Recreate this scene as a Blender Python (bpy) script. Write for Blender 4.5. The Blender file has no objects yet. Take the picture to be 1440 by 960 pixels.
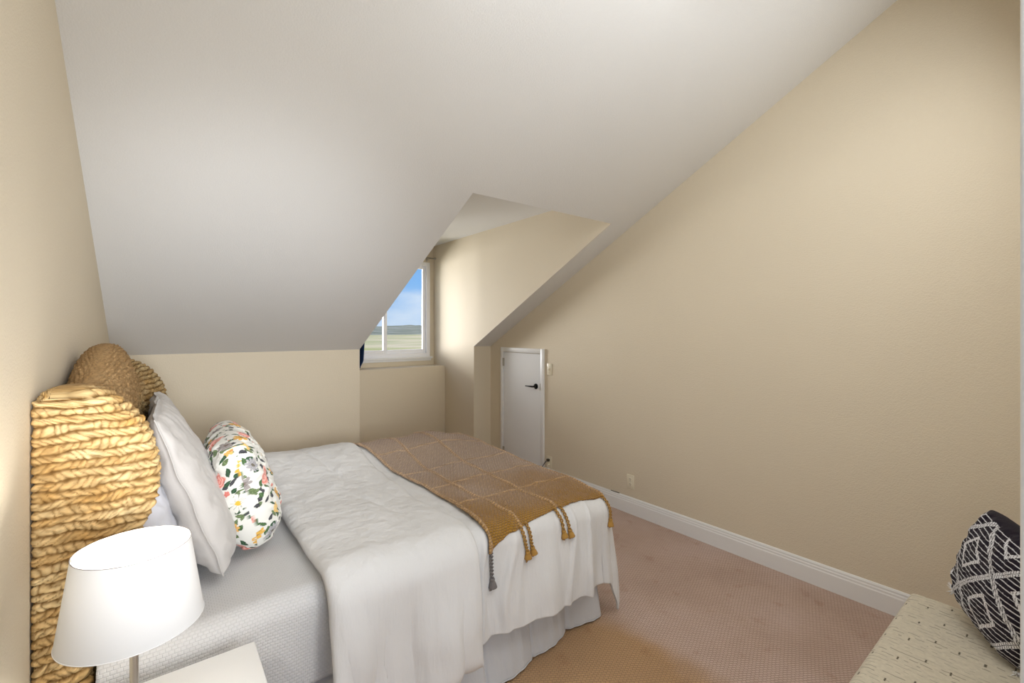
import bpy, math, random
import numpy as np
from mathutils import Vector, Matrix
random.seed(4)
RNG = np.random.default_rng(7)
SC = bpy.context.scene
COL = SC.collection
PI = math.pi

# ------------------------------------------------------------------ numbers of the place (metres)
XL, XR, YK = -0.252, 3.116, 4.39          # left wall, right wall, knee wall
ZK, SL = 1.34, 0.519                      # knee wall height, roof slope
DX0, DX1, DY0, DZ = 1.558, 2.880, 2.386, 2.63   # dormer
YW, YLEDGE, ZLEDGE = 5.35, 5.05, 1.08
YF = 0.016                                # front wall face
def zc(y): return ZK + SL * (YK - y)

# ------------------------------------------------------------------ helpers
def link(o, parent=None):
    COL.objects.link(o)
    if parent: o.parent = parent
    return o
def mesh_obj(name, V, F, mat, parent=None, smooth=True, col=None):
    me = bpy.data.meshes.new(name)
    V = np.asarray(V, dtype=float)
    if isinstance(F, np.ndarray):
        n = len(F); k = F.shape[1]
        me.vertices.add(len(V)); me.vertices.foreach_set('co', V.ravel())
        me.loops.add(n * k); me.loops.foreach_set('vertex_index', F.ravel().astype(np.int32))
        me.polygons.add(n); me.polygons.foreach_set('loop_start', (np.arange(n) * k).astype(np.int32))
        me.update(calc_edges=True); me.validate()
    else:
        me.from_pydata([tuple(v) for v in V], [], [tuple(f) for f in F]); me.update()
    me.polygons.foreach_set('use_smooth', [smooth] * len(me.polygons))
    if col is not None:
        ca = me.color_attributes.new('Col', 'FLOAT_COLOR', 'POINT')
        c = np.ones((len(V), 4)); c[:, :3] = col
        ca.data.foreach_set('color', c.ravel())
    if mat: me.materials.append(mat)
    return link(bpy.data.objects.new(name, me), parent)
def gridF(nu, nv, wrapu=False, flip=False):
    mu = nu if wrapu else nu - 1
    i, j = np.meshgrid(np.arange(mu), np.arange(nv - 1), indexing='ij')
    i2 = (i + 1) % nu
    F = np.stack([i * nv + j, i2 * nv + j, i2 * nv + j + 1, i * nv + j + 1], -1).reshape(-1, 4)
    return F[:, ::-1].copy() if flip else F
class MB:
    def __init__(s): s.V = []; s.F = []
    def add(s, V, F):
        n = len(s.V); s.V += [tuple(v) for v in V]; s.F += [tuple(int(i) + n for i in f) for f in F]; return s
    def box(s, x0, x1, y0, y1, z0, z1):
        V = [(x, y, z) for x in (x0, x1) for y in (y0, y1) for z in (z0, z1)]
        return s.add(V, [(0, 1, 3, 2), (4, 6, 7, 5), (0, 4, 5, 1), (2, 3, 7, 6), (0, 2, 6, 4), (1, 5, 7, 3)])
    def prism(s, poly, axis, a, b):
        """poly = list of 2D points; axis 0: (y,z) extruded in x; 1: (x,z) in y; 2: (x,y) in z"""
        def P(p, t): return (t, p[0], p[1]) if axis == 0 else (p[0], t, p[1]) if axis == 1 else (p[0], p[1], t)
        n = len(poly)
        V = [P(p, a) for p in poly] + [P(p, b) for p in poly]
        F = [tuple(range(n)), tuple(range(2 * n - 1, n - 1, -1))]
        F += [(i, i + n, (i + 1) % n + n, (i + 1) % n) for i in range(n)]
        return s.add(V, F)
    def tube(s, pts, r, n=10, cap=True):
        pts = [Vector(p) for p in pts]; m = len(pts)
        rr = r if hasattr(r, '__len__') else [r] * m
        V = []; F = []; up = None
        for i, p in enumerate(pts):
            t = (pts[min(i + 1, m - 1)] - pts[max(i - 1, 0)]).normalized()
            if up is None: up = Vector((0, 0, 1)) if abs(t.z) < .9 else Vector((1, 0, 0))
            a = t.cross(up).normalized(); b = a.cross(t).normalized(); up = b
            for k in range(n):
                q = 2 * PI * k / n
                V.append(p + (a * math.cos(q) + b * math.sin(q)) * rr[i])
        for i in range(m - 1):
            for k in range(n):
                F.append((i * n + k, i * n + (k + 1) % n, (i + 1) * n + (k + 1) % n, (i + 1) * n + k))
        if cap: F += [tuple(range(n))[::-1], tuple((m - 1) * n + k for k in range(n))]
        return s.add(V, F)
    def lathe(s, prof, c, n=48, axis='z'):
        V = []; F = []
        for (r, h) in prof:
            for k in range(n):
                q = 2 * PI * k / n
                a, b = r * math.cos(q), r * math.sin(q)
                V.append((c[0] + a, c[1] + b, c[2] + h) if axis == 'z' else (c[0] + h, c[1] + a, c[2] + b))
        for i in range(len(prof) - 1):
            for k in range(n):
                F.append((i * n + k, i * n + (k + 1) % n, (i + 1) * n + (k + 1) % n, (i + 1) * n + k))
        return s.add(V, F)
    def build(s, name, mat, parent=None, smooth=False, bevel=0, seg=2, auto=False):
        o = mesh_obj(name, s.V, s.F, mat, parent, smooth)
        import bmesh
        bm = bmesh.new(); bm.from_mesh(o.data)
        bmesh.ops.recalc_face_normals(bm, faces=bm.faces)
        if bevel:
            es = [e for e in bm.edges if len(e.link_faces) == 2 and e.calc_face_angle(0) > .6]
            bmesh.ops.bevel(bm, geom=es, offset=bevel, segments=seg, affect='EDGES', profile=.5)
            for f in bm.faces: f.smooth = True
        bm.to_mesh(o.data); bm.free()
        if bevel or auto:
            o.data.set_sharp_from_angle(angle=math.radians(50))
        return o
def thing(name, label, cat, loc=(0, 0, 0), group=None):
    o = bpy.data.objects.new(name, None); link(o); o.location = loc
    o.empty_display_size = .1
    return tag(o, label, cat, group)
def tag(o, label, cat, group=None):
    o['label'] = label; o['category'] = cat
    if group: o['group'] = group
    return o
def struct(o, label=None, cat=None):
    o['kind'] = 'structure'
    if label: o['label'] = label; o['category'] = cat
    return o
def rebase(root):
    """children were modelled in world coordinates: keep them there under a moved root"""
    for ch in root.children:
        ch.matrix_parent_inverse = Matrix.Translation(root.location).inverted()

def vnoise(x, y, seed=0, oct=3):
    """smooth value noise on numpy arrays, about -1..1"""
    r = np.random.default_rng(seed); T = r.uniform(-1, 1, (64, 64))
    out = 0; amp = 1; tot = 0
    for k in range(oct):
        xi = np.floor(x).astype(int); yi = np.floor(y).astype(int)
        fx = x - xi; fy = y - yi
        fx = fx * fx * (3 - 2 * fx); fy = fy * fy * (3 - 2 * fy)
        g = lambda a, b: T[a % 64, b % 64]
        out = out + amp * ((g(xi, yi) * (1 - fx) + g(xi + 1, yi) * fx) * (1 - fy) + (g(xi, yi + 1) * (1 - fx) + g(xi + 1, yi + 1) * fx) * fy)
        tot += amp; amp *= .5; x = x * 2.03 + 17.3; y = y * 2.03 + 5.1
    return out / tot * 1.4
def sst(a, b, x):
    t = np.clip((x - a) / (b - a), 0, 1); return t * t * (3 - 2 * t)

# ------------------------------------------------------------------ materials
def nm(name, color=(.8, .8, .8), rough=.6, metal=0, spec=.3):
    m = bpy.data.materials.new(name); m.use_nodes = True
    b = m.node_tree.nodes['Principled BSDF']
    b.inputs['Base Color'].default_value = (*color, 1)
    b.inputs['Roughness'].default_value = rough
    b.inputs['Metallic'].default_value = metal
    b.inputs['Specular IOR Level'].default_value = spec
    return m
def N(m, t, **kw):
    n = m.node_tree.nodes.new(t)
    for k, v in kw.items(): setattr(n, k, v)
    return n
def L(m, a, b): m.node_tree.links.new(a, b)
def P(m): return m.node_tree.nodes['Principled BSDF']
def coords(m, scale=(1, 1, 1), rot=(0, 0, 0)):
    tc = N(m, 'ShaderNodeTexCoord'); mp = N(m, 'ShaderNodeMapping')
    mp.inputs['Scale'].default_value = scale; mp.inputs['Rotation'].default_value = rot
    L(m, tc.outputs['Object'], mp.inputs['Vector']); return mp.outputs['Vector']
def bump(m, h, strength=.3, dist=.002, prev=None):
    b = N(m, 'ShaderNodeBump'); b.inputs['Strength'].default_value = strength; b.inputs['Distance'].default_value = dist
    L(m, h, b.inputs['Height'])
    if prev: L(m, prev, b.inputs['Normal'])
    L(m, b.outputs['Normal'], P(m).inputs['Normal']); return b.outputs['Normal']
def noise(m, vec, scale, detail=3, rough=.5):
    n = N(m, 'ShaderNodeTexNoise'); n.inputs['Scale'].default_value = scale
    n.inputs['Detail'].default_value = detail; n.inputs['Roughness'].default_value = rough
    L(m, vec, n.inputs['Vector']); return n.outputs['Fac']
def ramp(m, f, stops):
    r = N(m, 'ShaderNodeValToRGB'); e = r.color_ramp.elements
    while len(e) < len(stops): e.new(.5)
    for x, (p, c) in zip(e, stops): x.position = p; x.color = (*c, 1)
    L(m, f, r.inputs['Fac']); return r.outputs['Color']
def mixc(m, f, a, b, mode='MIX'):
    x = N(m, 'ShaderNodeMix', data_type='RGBA', blend_type=mode)
    for s, v in ((x.inputs[0], f), (x.inputs[6], a), (x.inputs[7], b)):
        if isinstance(v, bpy.types.NodeSocket): L(m, v, s)
        elif hasattr(v, '__len__'): s.default_value = (*v, 1)
        else: s.default_value = v
    return x.outputs[2]
def math_(m, op, a, b=None, c=None):
    x = N(m, 'ShaderNodeMath', operation=op)
    for s, v in zip(x.inputs, (a, b, c)):
        if v is None: continue
        if isinstance(v, bpy.types.NodeSocket): L(m, v, s)
        else: s.default_value = v
    return x.outputs[0]
def vcol(m):
    a = N(m, 'ShaderNodeAttribute'); a.attribute_name = 'Col'; return a.outputs['Color']

def paint(name, c, bs=.35):
    m = nm(name, c, .65, spec=.2); v = coords(m)
    n1 = noise(m, v, 150, 3, .6); n2 = noise(m, v, 1.3, 2)
    L(m, mixc(m, n2, tuple(x * .97 for x in c), tuple(min(1, x * 1.03) for x in c)), P(m).inputs['Base Color'])
    bump(m, ramp(m, n1, [(.38, (0, 0, 0)), (.62, (1, 1, 1))]), bs, .0022)
    return m
M = {}
M['wall'] = paint('cream_wall_paint', (.72, .64, .50))
M['ceil'] = paint('white_ceiling_paint', (.77, .772, .765), .3)
M['trim'] = nm('white_gloss_trim', (.83, .835, .83), .35, spec=.4)
M['door'] = nm('white_door_paint', (.84, .85, .86), .7, spec=.15)
M['vinyl'] = nm('white_vinyl', (.93, .94, .97), .4)
M['black'] = nm('black_metal', (.012, .012, .014), .3, .6)
M['ivory'] = nm('ivory_plastic', (.80, .74, .58), .35)
M['dark'] = nm('dark_plastic', (.03, .03, .03), .5)
M['grey'] = nm('grey_cable', (.10, .10, .11), .5)
M['whitecable'] = nm('white_cable', (.75, .73, .68), .5)
M['nickel'] = nm('brushed_nickel', (.52, .50, .46), .35, 1)
M['lacquer'] = nm('white_lacquer', (.80, .80, .79), .3, spec=.4)
m = M['navy'] = nm('navy_cloth', (.012, .035, .10), .8)
bump(m, noise(m, coords(m, (200, 200, 20)), 4), .3, .001)
# carpet
m = M['carpet'] = nm('loop_pile_carpet', (.5, .35, .29), .95, spec=.05)
v = coords(m); vr = coords(m, (1, 1, 1), (0, 0, math.radians(33)))
vw = N(m, 'ShaderNodeVectorMath', operation='ADD'); L(m, vr, vw.inputs[0])
nz = N(m, 'ShaderNodeTexNoise'); nz.inputs['Scale'].default_value = 25; L(m, v, nz.inputs['Vector'])
sc_ = N(m, 'ShaderNodeVectorMath', operation='SCALE'); L(m, nz.outputs['Color'], sc_.inputs[0]); sc_.inputs['Scale'].default_value = .008
L(m, sc_.outputs[0], vw.inputs[1])
br = N(m, 'ShaderNodeTexBrick'); L(m, vw.outputs[0], br.inputs['Vector'])
br.inputs['Scale'].default_value = 1; br.inputs['Brick Width'].default_value = .019; br.inputs['Row Height'].default_value = .0125
br.inputs['Mortar Size'].default_value = .0022; br.inputs['Mortar Smooth'].default_value = 1; br.offset = .5
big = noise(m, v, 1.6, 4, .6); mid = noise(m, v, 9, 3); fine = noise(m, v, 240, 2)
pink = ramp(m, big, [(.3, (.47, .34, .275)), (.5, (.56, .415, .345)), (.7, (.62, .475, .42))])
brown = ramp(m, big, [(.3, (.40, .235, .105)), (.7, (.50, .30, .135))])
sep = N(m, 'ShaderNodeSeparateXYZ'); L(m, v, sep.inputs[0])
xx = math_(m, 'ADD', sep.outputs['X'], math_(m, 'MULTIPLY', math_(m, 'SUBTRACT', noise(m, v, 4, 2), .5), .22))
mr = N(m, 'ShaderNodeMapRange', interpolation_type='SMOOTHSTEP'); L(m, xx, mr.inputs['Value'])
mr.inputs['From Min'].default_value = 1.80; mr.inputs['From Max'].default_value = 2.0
base = mixc(m, mr.outputs[0], brown, pink)  # warm light cast around the bed foot, painted in as brown carpet
dk = math_(m, 'MULTIPLY', br.outputs['Fac'], .5)
c2 = mixc(m, dk, base, (.20, .12, .09))
spot = ramp(m, mid, [(.25, (.86, .78, .72)), (.40, (1, 1, 1))])
c3 = mixc(m, 1.0, c2, spot, 'MULTIPLY')
c4 = mixc(m, math_(m, 'MULTIPLY', fine, .22), c3, (.75, .6, .5))
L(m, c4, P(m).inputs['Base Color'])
hh = math_(m, 'ADD', math_(m, 'MULTIPLY', br.outputs['Fac'], -1), math_(m, 'MULTIPLY', fine, .5))
bump(m, hh, .7, .004)
# fabrics
def fabric(name, c, scale=900, bs=.25, sheen=.15, rough=.9, folds=False):
    m = nm(name, c, rough, spec=.1); v = coords(m)
    P(m).inputs['Sheen Weight'].default_value = sheen
    nb = bump(m, noise(m, v, scale, 2), bs, .0006)
    nb = bump(m, noise(m, v, 28, 4, .6), .25, .006, nb)
    if folds:
        bump(m, noise(m, coords(m, (1, 1, .16)), 17, 4, .5), .42, .03, nb)
    return m
M['duvet'] = fabric('white_cotton_duvet', (.665, .66, .65), folds=True)
M['skirt'] = fabric('white_skirt_cotton', (.55, .55, .555), folds=True)
M['sheet'] = fabric('white_sheet', (.66, .66, .70))
M['sham'] = fabric('pale_linen', (.50, .475, .45), 500, .5)
M['mattress'] = fabric('mattress_ticking', (.8, .8, .8))
# quilt: little woven blocks
m = M['quilt'] = nm('white_matelasse', (.74, .735, .735), .9, spec=.1)
uvn = N(m, 'ShaderNodeUVMap'); uvn.uv_map = 'UVMap'
br = N(m, 'ShaderNodeTexBrick'); L(m, uvn.outputs[0], br.inputs['Vector']); br.inputs['Scale'].default_value = 1
br.inputs['Brick Width'].default_value = .014; br.inputs['Row Height'].default_value = .010
br.inputs['Mortar Size'].default_value = .002; br.inputs['Mortar Smooth'].default_value = 1
L(m, mixc(m, math_(m, 'MULTIPLY', br.outputs['Fac'], .16), (.65, .645, .64), (.43, .42, .415)), P(m).inputs['Base Color'])
bump(m, math_(m, 'MULTIPLY', br.outputs['Fac'], -1), .5, .003)
# throw: knitted
m = M['throw'] = nm('ochre_knit', (.4, .25, .08), .95, spec=.05)
uvn = N(m, 'ShaderNodeUVMap'); uvn.uv_map = 'UVMap'
br = N(m, 'ShaderNodeTexBrick'); L(m, uvn.outputs[0], br.inputs['Vector']); br.inputs['Scale'].default_value = 1
br.inputs['Brick Width'].default_value = .016; br.inputs['Row Height'].default_value = .0095
br.inputs['Mortar Size'].default_value = .0024; br.inputs['Mortar Smooth'].default_value = 1
cc = vcol(m)
L(m, mixc(m, math_(m, 'MULTIPLY', br.outputs['Fac'], .55), cc, (.10, .05, .015)), P(m).inputs['Base Color'])
bump(m, math_(m, 'MULTIPLY', br.outputs['Fac'], -1), .8, .003)
P(m).inputs['Sheen Weight'].default_value = .25; P(m).inputs['Sheen Tint'].default_value = (.85, .8, .95, 1)
P(m).inputs['Sheen Roughness'].default_value = .5
M['ochre'] = fabric('ochre_yarn', (.36, .20, .05), 700, .6)
M['greyyarn'] = fabric('grey_yarn', (.17, .155, .15), 700, .6)
M['whiteyarn'] = fabric('white_yarn', (.8, .8, .8), 700, .6)
def vmat(name, rough=.9, extra=None, sheen=.1):
    m = nm(name, (.5, .5, .5), rough, spec=.1); c = vcol(m)
    L(m, c, P(m).inputs['Base Color']); P(m).inputs['Sheen Weight'].default_value = sheen
    bump(m, noise(m, coords(m), extra or 700, 2), .4, .0008); return m
M['floral'] = vmat('floral_print_cotton')
M['rope'] = vmat('seagrass_rope', .75, 350, 0)
M['blackwhite'] = vmat('black_white_weave')
M['tweed'] = vmat('beige_tweed', .95, 500)
# glass: a clear pane with a faint reflection
m = M['glass'] = bpy.data.materials.new('window_glass'); m.use_nodes = True
nt = m.node_tree; nt.nodes.clear()
o = nt.nodes.new('ShaderNodeOutputMaterial'); a = nt.nodes.new('ShaderNodeBsdfTransparent'); g = nt.nodes.new('ShaderNodeBsdfGlossy')
x = nt.nodes.new('ShaderNodeMixShader'); x.inputs[0].default_value = .03; g.inputs['Roughness'].default_value = .02
nt.links.new(a.outputs[0], x.inputs[1]); nt.links.new(g.outputs[0], x.inputs[2]); nt.links.new(x.outputs[0], o.inputs[0])
# lampshade
m = M['shade'] = bpy.data.materials.new('white_lampshade_linen'); m.use_nodes = True
nt = m.node_tree; nt.nodes.clear()
o = nt.nodes.new('ShaderNodeOutputMaterial'); d = nt.nodes.new('ShaderNodeBsdfDiffuse'); t = nt.nodes.new('ShaderNodeBsdfTranslucent')
d.inputs[0].default_value = (.62, .615, .605, 1); t.inputs[0].default_value = (.85, .83, .80, 1)
x = nt.nodes.new('ShaderNodeMixShader'); x.inputs[0].default_value = .012
nt.links.new(d.outputs[0], x.inputs[1]); nt.links.new(t.outputs[0], x.inputs[2]); nt.links.new(x.outputs[0], o.inputs[0])
m = M['bulb'] = nm('lit_bulb', (1, 1, 1))
P(m).inputs['Emission Color'].default_value = (1, .93, .83, 1); P(m).inputs['Emission Strength'].default_value = 150
# outside
m = M['field'] = nm('farmland', (.3, .35, .15), 1, spec=0)
v = coords(m)
f1 = noise(m, coords(m, (.0016, .011, .01)), 1.0, 4, .55)
L(m, ramp(m, f1, [(.30, (.30, .31, .10)), (.42, (.48, .45, .20)), (.50, (.72, .58, .38)), (.56, (.50, .46, .24)), (.7, (.38, .38, .16))]), P(m).inputs['Base Color'])
m = M['hill'] = nm('hazy_hillside', (.3, .35, .3), 1, spec=0)
f1 = noise(m, coords(m, (.006, .006, .02)), 1.0, 5, .65)
L(m, ramp(m, f1, [(.35, (.20, .21, .15)), (.55, (.30, .30, .23)), (.7, (.42, .39, .32))]), P(m).inputs['Base Color'])

# ------------------------------------------------------------------ room shell
T = .12
def top_line(y0, y1): return [(y0, zc(y0)), (y1, zc(y1))]
w = MB().prism([(YF - .1, 0), (YK, 0), (YK, ZK), (YF - .1, zc(YF - .1))], 0, XL - T, XL).build('wall_left', M['wall']); struct(w)
w = MB().prism([(YF - .1, 0), (YK, 0), (YK, ZK), (YF - .1, zc(YF - .1))], 0, XR, XR + T).build('wall_right', M['wall']); struct(w)
b = MB(); b.box(XL - T, DX0 - .07, YK, YK + T, 0, ZK); b.box(DX1 + .07, XR + T, YK, YK + T, 0, ZK)
struct(b.build('wall_back', M['wall']))
# front wall with the doorway the room is seen through
DWL, DWR, DWH = -.16, .52, 2.06
b = MB(); b.box(XL - T, DWL, YF - .1, YF, 0, zc(YF)); b.box(DWR, XR + T, YF - .1, YF, 0, zc(YF)); b.box(DWL, DWR, YF - .1, YF, DWH, zc(YF))
struct(b.build('wall_front', M['wall']))
b = MB(); b.box(DWR, DWR + .07, YF, .0347, 0, DWH + .07); b.box(DWL - .07, DWL, YF, .0347, 0, DWH + .07)
b.box(DWL, DWR, YF, .0347, DWH, DWH + .07)
struct(b.build('trim_1', M['trim'], bevel=.003))
# floor
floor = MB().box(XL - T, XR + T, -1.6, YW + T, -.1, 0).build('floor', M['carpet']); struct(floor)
# ceiling: the roof slope with the dormer opening cut in it
Vc = []; Fc = []
xs = [XL, DX0, DX1, XR]; ys = [YF - .1, DY0, YK]
idx = {}
for i, x in enumerate(xs):
    for j, y in enumerate(ys):
        for k in (0, 1):
            idx[i, j, k] = len(Vc); Vc.append((x, y, zc(y) + k * .1))
for i in range(3):
    for j in range(2):
        if i == 1 and j == 1: continue
        Fc.append((idx[i, j, 0], idx[i, j + 1, 0], idx[i + 1, j + 1, 0], idx[i + 1, j, 0]))
        Fc.append((idx[i, j, 1], idx[i + 1, j, 1], idx[i + 1, j + 1, 1], idx[i, j + 1, 1]))
Fc.append((idx[1, 1, 0], idx[2, 1, 0], idx[2, 1, 1], idx[1, 1, 1]))
struct(mesh_obj('ceiling', Vc, Fc, M['ceil'], smooth=False))
b = MB(); b.box(DX0 - .01, DX1 + .01, DY0 - .06, YW + T, DZ, DZ + .1); b.box(DX0 - .01, DX1 + .01, DY0 - .06, DY0, zc(DY0) + .1, DZ)
struct(b.build('ceiling_dormer', M['ceil']))
pl = [(YK, 0), (YW + T, 0), (YW + T, DZ + .1), (DY0 - .06, DZ + .1), (DY0 - .06, zc(DY0) + .1), (DY0, zc(DY0) + .002), (YK, ZK + .002)]
struct(MB().prism(pl, 0, DX0 - .07, DX0).build('wall_dormer_left', M['wall']))
struct(MB().prism(pl, 0, DX1, DX1 + .07).build('wall_dormer_right', M['wall']))
WX0, WX1, WZ0, WZ1 = 1.615, 2.823, 1.185, 2.41
b = MB(); b.box(DX0, WX0, YW, YW + T, 0, DZ); b.box(WX1, DX1, YW, YW + T, 0, DZ); b.box(WX0, WX1, YW, YW + T, 0, WZ0); b.box(WX0, WX1, YW, YW + T, WZ1, DZ)
struct(b.build('wall_dormer_back', M['wall']))
struct(MB().box(DX0, DX1, YLEDGE, YW, 0, ZLEDGE).build('wall_dormer_ledge', M['wall'], bevel=.004))
# baseboards: stepped profile
BP = [(0, 0), (.016, 0), (.016, .095), (.013, .102), (.013, .112), (.010, .118), (.010, .128), (.005, .137), (0, .137)]
def base_y(name, xw, sgn, segs):
    b = MB()
    for y0, y1 in segs:
        n = len(BP); V = [(xw + sgn * a, y0, z) for a, z in BP] + [(xw + sgn * a, y1, z) for a, z in BP]
        b.add(V, [tuple(range(n)), tuple(range(2 * n - 1, n - 1, -1))] + [(i, i + n, (i + 1) % n + n, (i + 1) % n) for i in range(n)])
    return struct(b.build(name, M['trim']))
def base_x(name, segs):
    b = MB()
    for x0, x1, yw, sgn in segs:
        n = len(BP); V = [(x0, yw + sgn * a, z) for a, z in BP] + [(x1, yw + sgn * a, z) for a, z in BP]
        b.add(V, [tuple(range(n)), tuple(range(2 * n - 1, n - 1, -1))] + [(i, i + n, (i + 1) % n + n, (i + 1) % n) for i in range(n)])
    return struct(b.build(name, M['trim']))
base_y('baseboard_right', XR, -1, [(YF, 3.435), (4.175, YK)])
base_y('baseboard_left', XL, 1, [(YF, YK)])
base_x('baseboard_back', [(XL + .016, DX0, YK, -1), (DX1, XR - .016, YK, -1), (DX0 + .016, DX1 - .016, YLEDGE, -1)])
base_y('baseboard_dormer_left', DX0, 1, [(YK, YLEDGE)])
base_y('baseboard_dormer_right', DX1, -1, [(YK, YLEDGE)])

# ------------------------------------------------------------------ access door in the right wall
d = bpy.data.objects.new('door_1', None); link(d); d.location = (XR, 3.80, 0)
struct(d, 'small white flat access door with black lever handle in the cream wall', 'door')
y0, y1, z1 = 3.44, 4.17, 1.335
b = MB(); x = XR
b.box(x - .02, x, y0, y0 + .045, 0, z1); b.box(x - .02, x, y1 - .045, y1, 0, z1)
b.box(x - .02, x, y0 + .045, y1 - .045, z1 - .05, z1); b.box(x - .02, x, y0 + .045, y1 - .045, 0, .045)
b.build('door_frame', M['trim'], d, bevel=.003)
MB().box(x - .012, x - .001, y0 + .049, y1 - .049, .049, z1 - .054).build('door_panel', M['door'], d, bevel=.002)
for zz in (1.17, .17):
    h = MB(); h.box(x - .019, x - .012, y1 - .066, y1 - .048, zz - .045, zz + .045); h.tube([(x - .021, y1 - .049, zz - .045), (x - .021, y1 - .049, zz + .045)], .005)
    h.build('hinge', M['nickel'], d)
lv = MB().lathe([(0, -.022), (.026, -.022), (.029, -.018), (.029, -.012)], (x, 3.56, .945), 32, 'x').build('lever_rosette', M['black'], d, auto=True, smooth=True)
b = MB(); b.tube([(x - .02, 3.56, .945), (x - .055, 3.56, .945), (x - .062, 3.57, .945), (x - .063, 3.60, .945), (x - .060, 3.675, .943)], [.010, .009, .009, .008, .006])
b.build('lever_handle', M['black'], d, smooth=True)
MB().box(x - .0135, x - .0115, 3.492, 3.502, .91, .98).build('strike_plate', M['nickel'], d)
rebase(d)

# ------------------------------------------------------------------ switch, outlets, cords
def plate(name, y, z, label, kind):
    r = thing(name, label, 'light switch' if kind == 's' else 'outlet', (XR, y, z))
    MB().box(XR - .006, XR, y - .036, y + .036, z - .058, z + .058).build('cover_plate', M['ivory'], r, bevel=.002)
    if kind == 's':
        b = MB(); b.box(XR - .016, XR - .006, y - .005, y + .005, z - .012, z + .012); b.build('toggle', M['ivory'], r, bevel=.002)
        for q in (-.03, .03):
            MB().lathe([(0, -.0078), (.003, -.0074), (.0035, -.006)], (XR, y, z + q), 12, 'x').build('screw', M['nickel'], r)
    else:
        for q in (-.021, .021):
            s = MB().lathe([(0, -.0085), (.0155, -.0085), (.017, -.006)], (XR, y, z + q), 24, 'x').build('socket', M['ivory'], r, auto=True)
            b = MB()
            for e in (-.006, .006): b.box(XR - .0092, XR - .0083, y + e - .0012, y + e + .0012, z + q - .001, z + q + .008)
            b.box(XR - .0092, XR - .0083, y - .002, y + .002, z + q - .011, z + q - .006)
            b.build('socket_slots', M['dark'], s)
        MB().lathe([(0, -.0078), (.003, -.0074), (.0035, -.006)], (XR, y, z), 12, 'x').build('screw', M['nickel'], r)
    rebase(r); return r
plate('light_switch', 3.367, 1.134, 'ivory toggle light switch on the wall right of the small access door', 's')
plate('wall_outlet', 3.367, .205, 'ivory wall outlet low beside the small access door with cords plugged in', 'o')
plate('wall_outlet', 2.376, .264, 'ivory duplex wall outlet alone on the bare wall above the baseboard', 'o')
r = thing('power_cord', 'dark grey power cord drooping from the outlet beside the access door', 'cord', (XR - .02, 3.37, 0))
def curve_pts(P_, n=8):
    P_ = [Vector(p) for p in P_]; out = []
    Q = [P_[0]] + P_ + [P_[-1]]
    for i in range(1, len(Q) - 2):
        for k in range(n):
            t = k / n
            out.append(.5 * ((2 * Q[i]) + (-Q[i - 1] + Q[i + 1]) * t + (2 * Q[i - 1] - 5 * Q[i] + 4 * Q[i + 1] - Q[i + 2]) * t * t + (-Q[i - 1] + 3 * Q[i] - 3 * Q[i + 1] + Q[i + 2]) * t ** 3))
    return out + [P_[-1]]
MB().box(XR - .036, XR - .009, 3.354, 3.380, .215, .239).build('plug', M['dark'], r, bevel=.003)
MB().tube(curve_pts([(XR - .036, 3.368, .227), (XR - .06, 3.385, .19), (XR - .075, 3.43, .11), (XR - .085, 3.48, .05), (XR - .09, 3.53, .03), (XR - .085, 3.56, .012), (XR - .06, 3.575, .006), (XR - .045, 3.56, .006)]), .0045).build('cord', M['grey'], r, smooth=True)
rebase(r)
r = thing('adapter_cable', 'thin pale cable running from the outlet along the top of the baseboard', 'cable', (XR - .01, 3.2, .137))
MB().box(XR - .030, XR - .009, 3.356, 3.378, .175, .196).build('plug', M['ivory'], r, bevel=.003)
MB().tube(curve_pts([(XR - .03, 3.367, .185), (XR - .04, 3.35, .165), (XR - .02, 3.31, .142), (XR - .008, 3.25, .139), (XR - .006, 2.9, .1385), (XR - .007, 2.62, .1385), (XR - .006, 2.50, .1385)]), .0022, 8).build('cable_line', M['whitecable'], r, smooth=True)
MB().tube([(XR - .007, 2.58, .1385), (XR - .006, 2.49, .1385)], .003, 8).build('cable_end', M['dark'], r)
rebase(r)

# ------------------------------------------------------------------ window in the dormer
w = bpy.data.objects.new('window_1', None); link(w); w.location = (2.22, YW, WZ0)
struct(w, 'white vinyl sliding window in the dormer looking over green hills', 'window')
b = MB()
def frame(b, x0, x1, z0, z1, t, ya, yb, tb=None):
    tb = tb or t
    b.box(x0, x0 + t, ya, yb, z0, z1); b.box(x1 - t, x1, ya, yb, z0, z1)
    b.box(x0 + t, x1 - t, ya, yb, z1 - t, z1); b.box(x0 + t, x1 - t, ya, yb, z0, z0 + tb)
frame(b, WX0, WX1, WZ0, WZ1, .05, YW - .004, YW + .10)
b.build('window_frame', M['vinyl'], w, bevel=.004)
XM = 2.215
b = MB(); frame(b, XM - .012, WX1 - .05, WZ0 + .05, WZ1 - .05, .038, YW + .028, YW + .06, .045); b.build('fixed_sash', M['vinyl'], w, bevel=.003)
b = MB(); frame(b, WX0 + .05, XM + .025, WZ0 + .05, WZ1 - .05, .045, YW + .002, YW + .027); b.build('sliding_sash', M['vinyl'], w, bevel=.003)
MB().box(XM + .02, WX1 - .08, YW + .042, YW + .046, WZ0 + .09, WZ1 - .08).build('glass_pane', M['glass'], w)
MB().box(WX0 + .09, XM - .016, YW + .012, YW + .016, WZ0 + .09, WZ1 - .09).build('glass_pane', M['glass'], w)
MB().box(XM - .006, XM + .006, YW - .012, YW + .002, 1.62, 1.72).build('sash_latch', M['vinyl'], w, bevel=.002)
b = MB(); b.box(WX0 - .02, WX1 + .025, YW - .035, YW - .002, WZ0 - .022, WZ0 + .002); b.box(WX0 - .01, WX1 + .012, YW - .014, YW, WZ0 - .05, WZ0 - .022)
b.build('window_sill', M['trim'], w, bevel=.004)
rebase(w)
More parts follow.
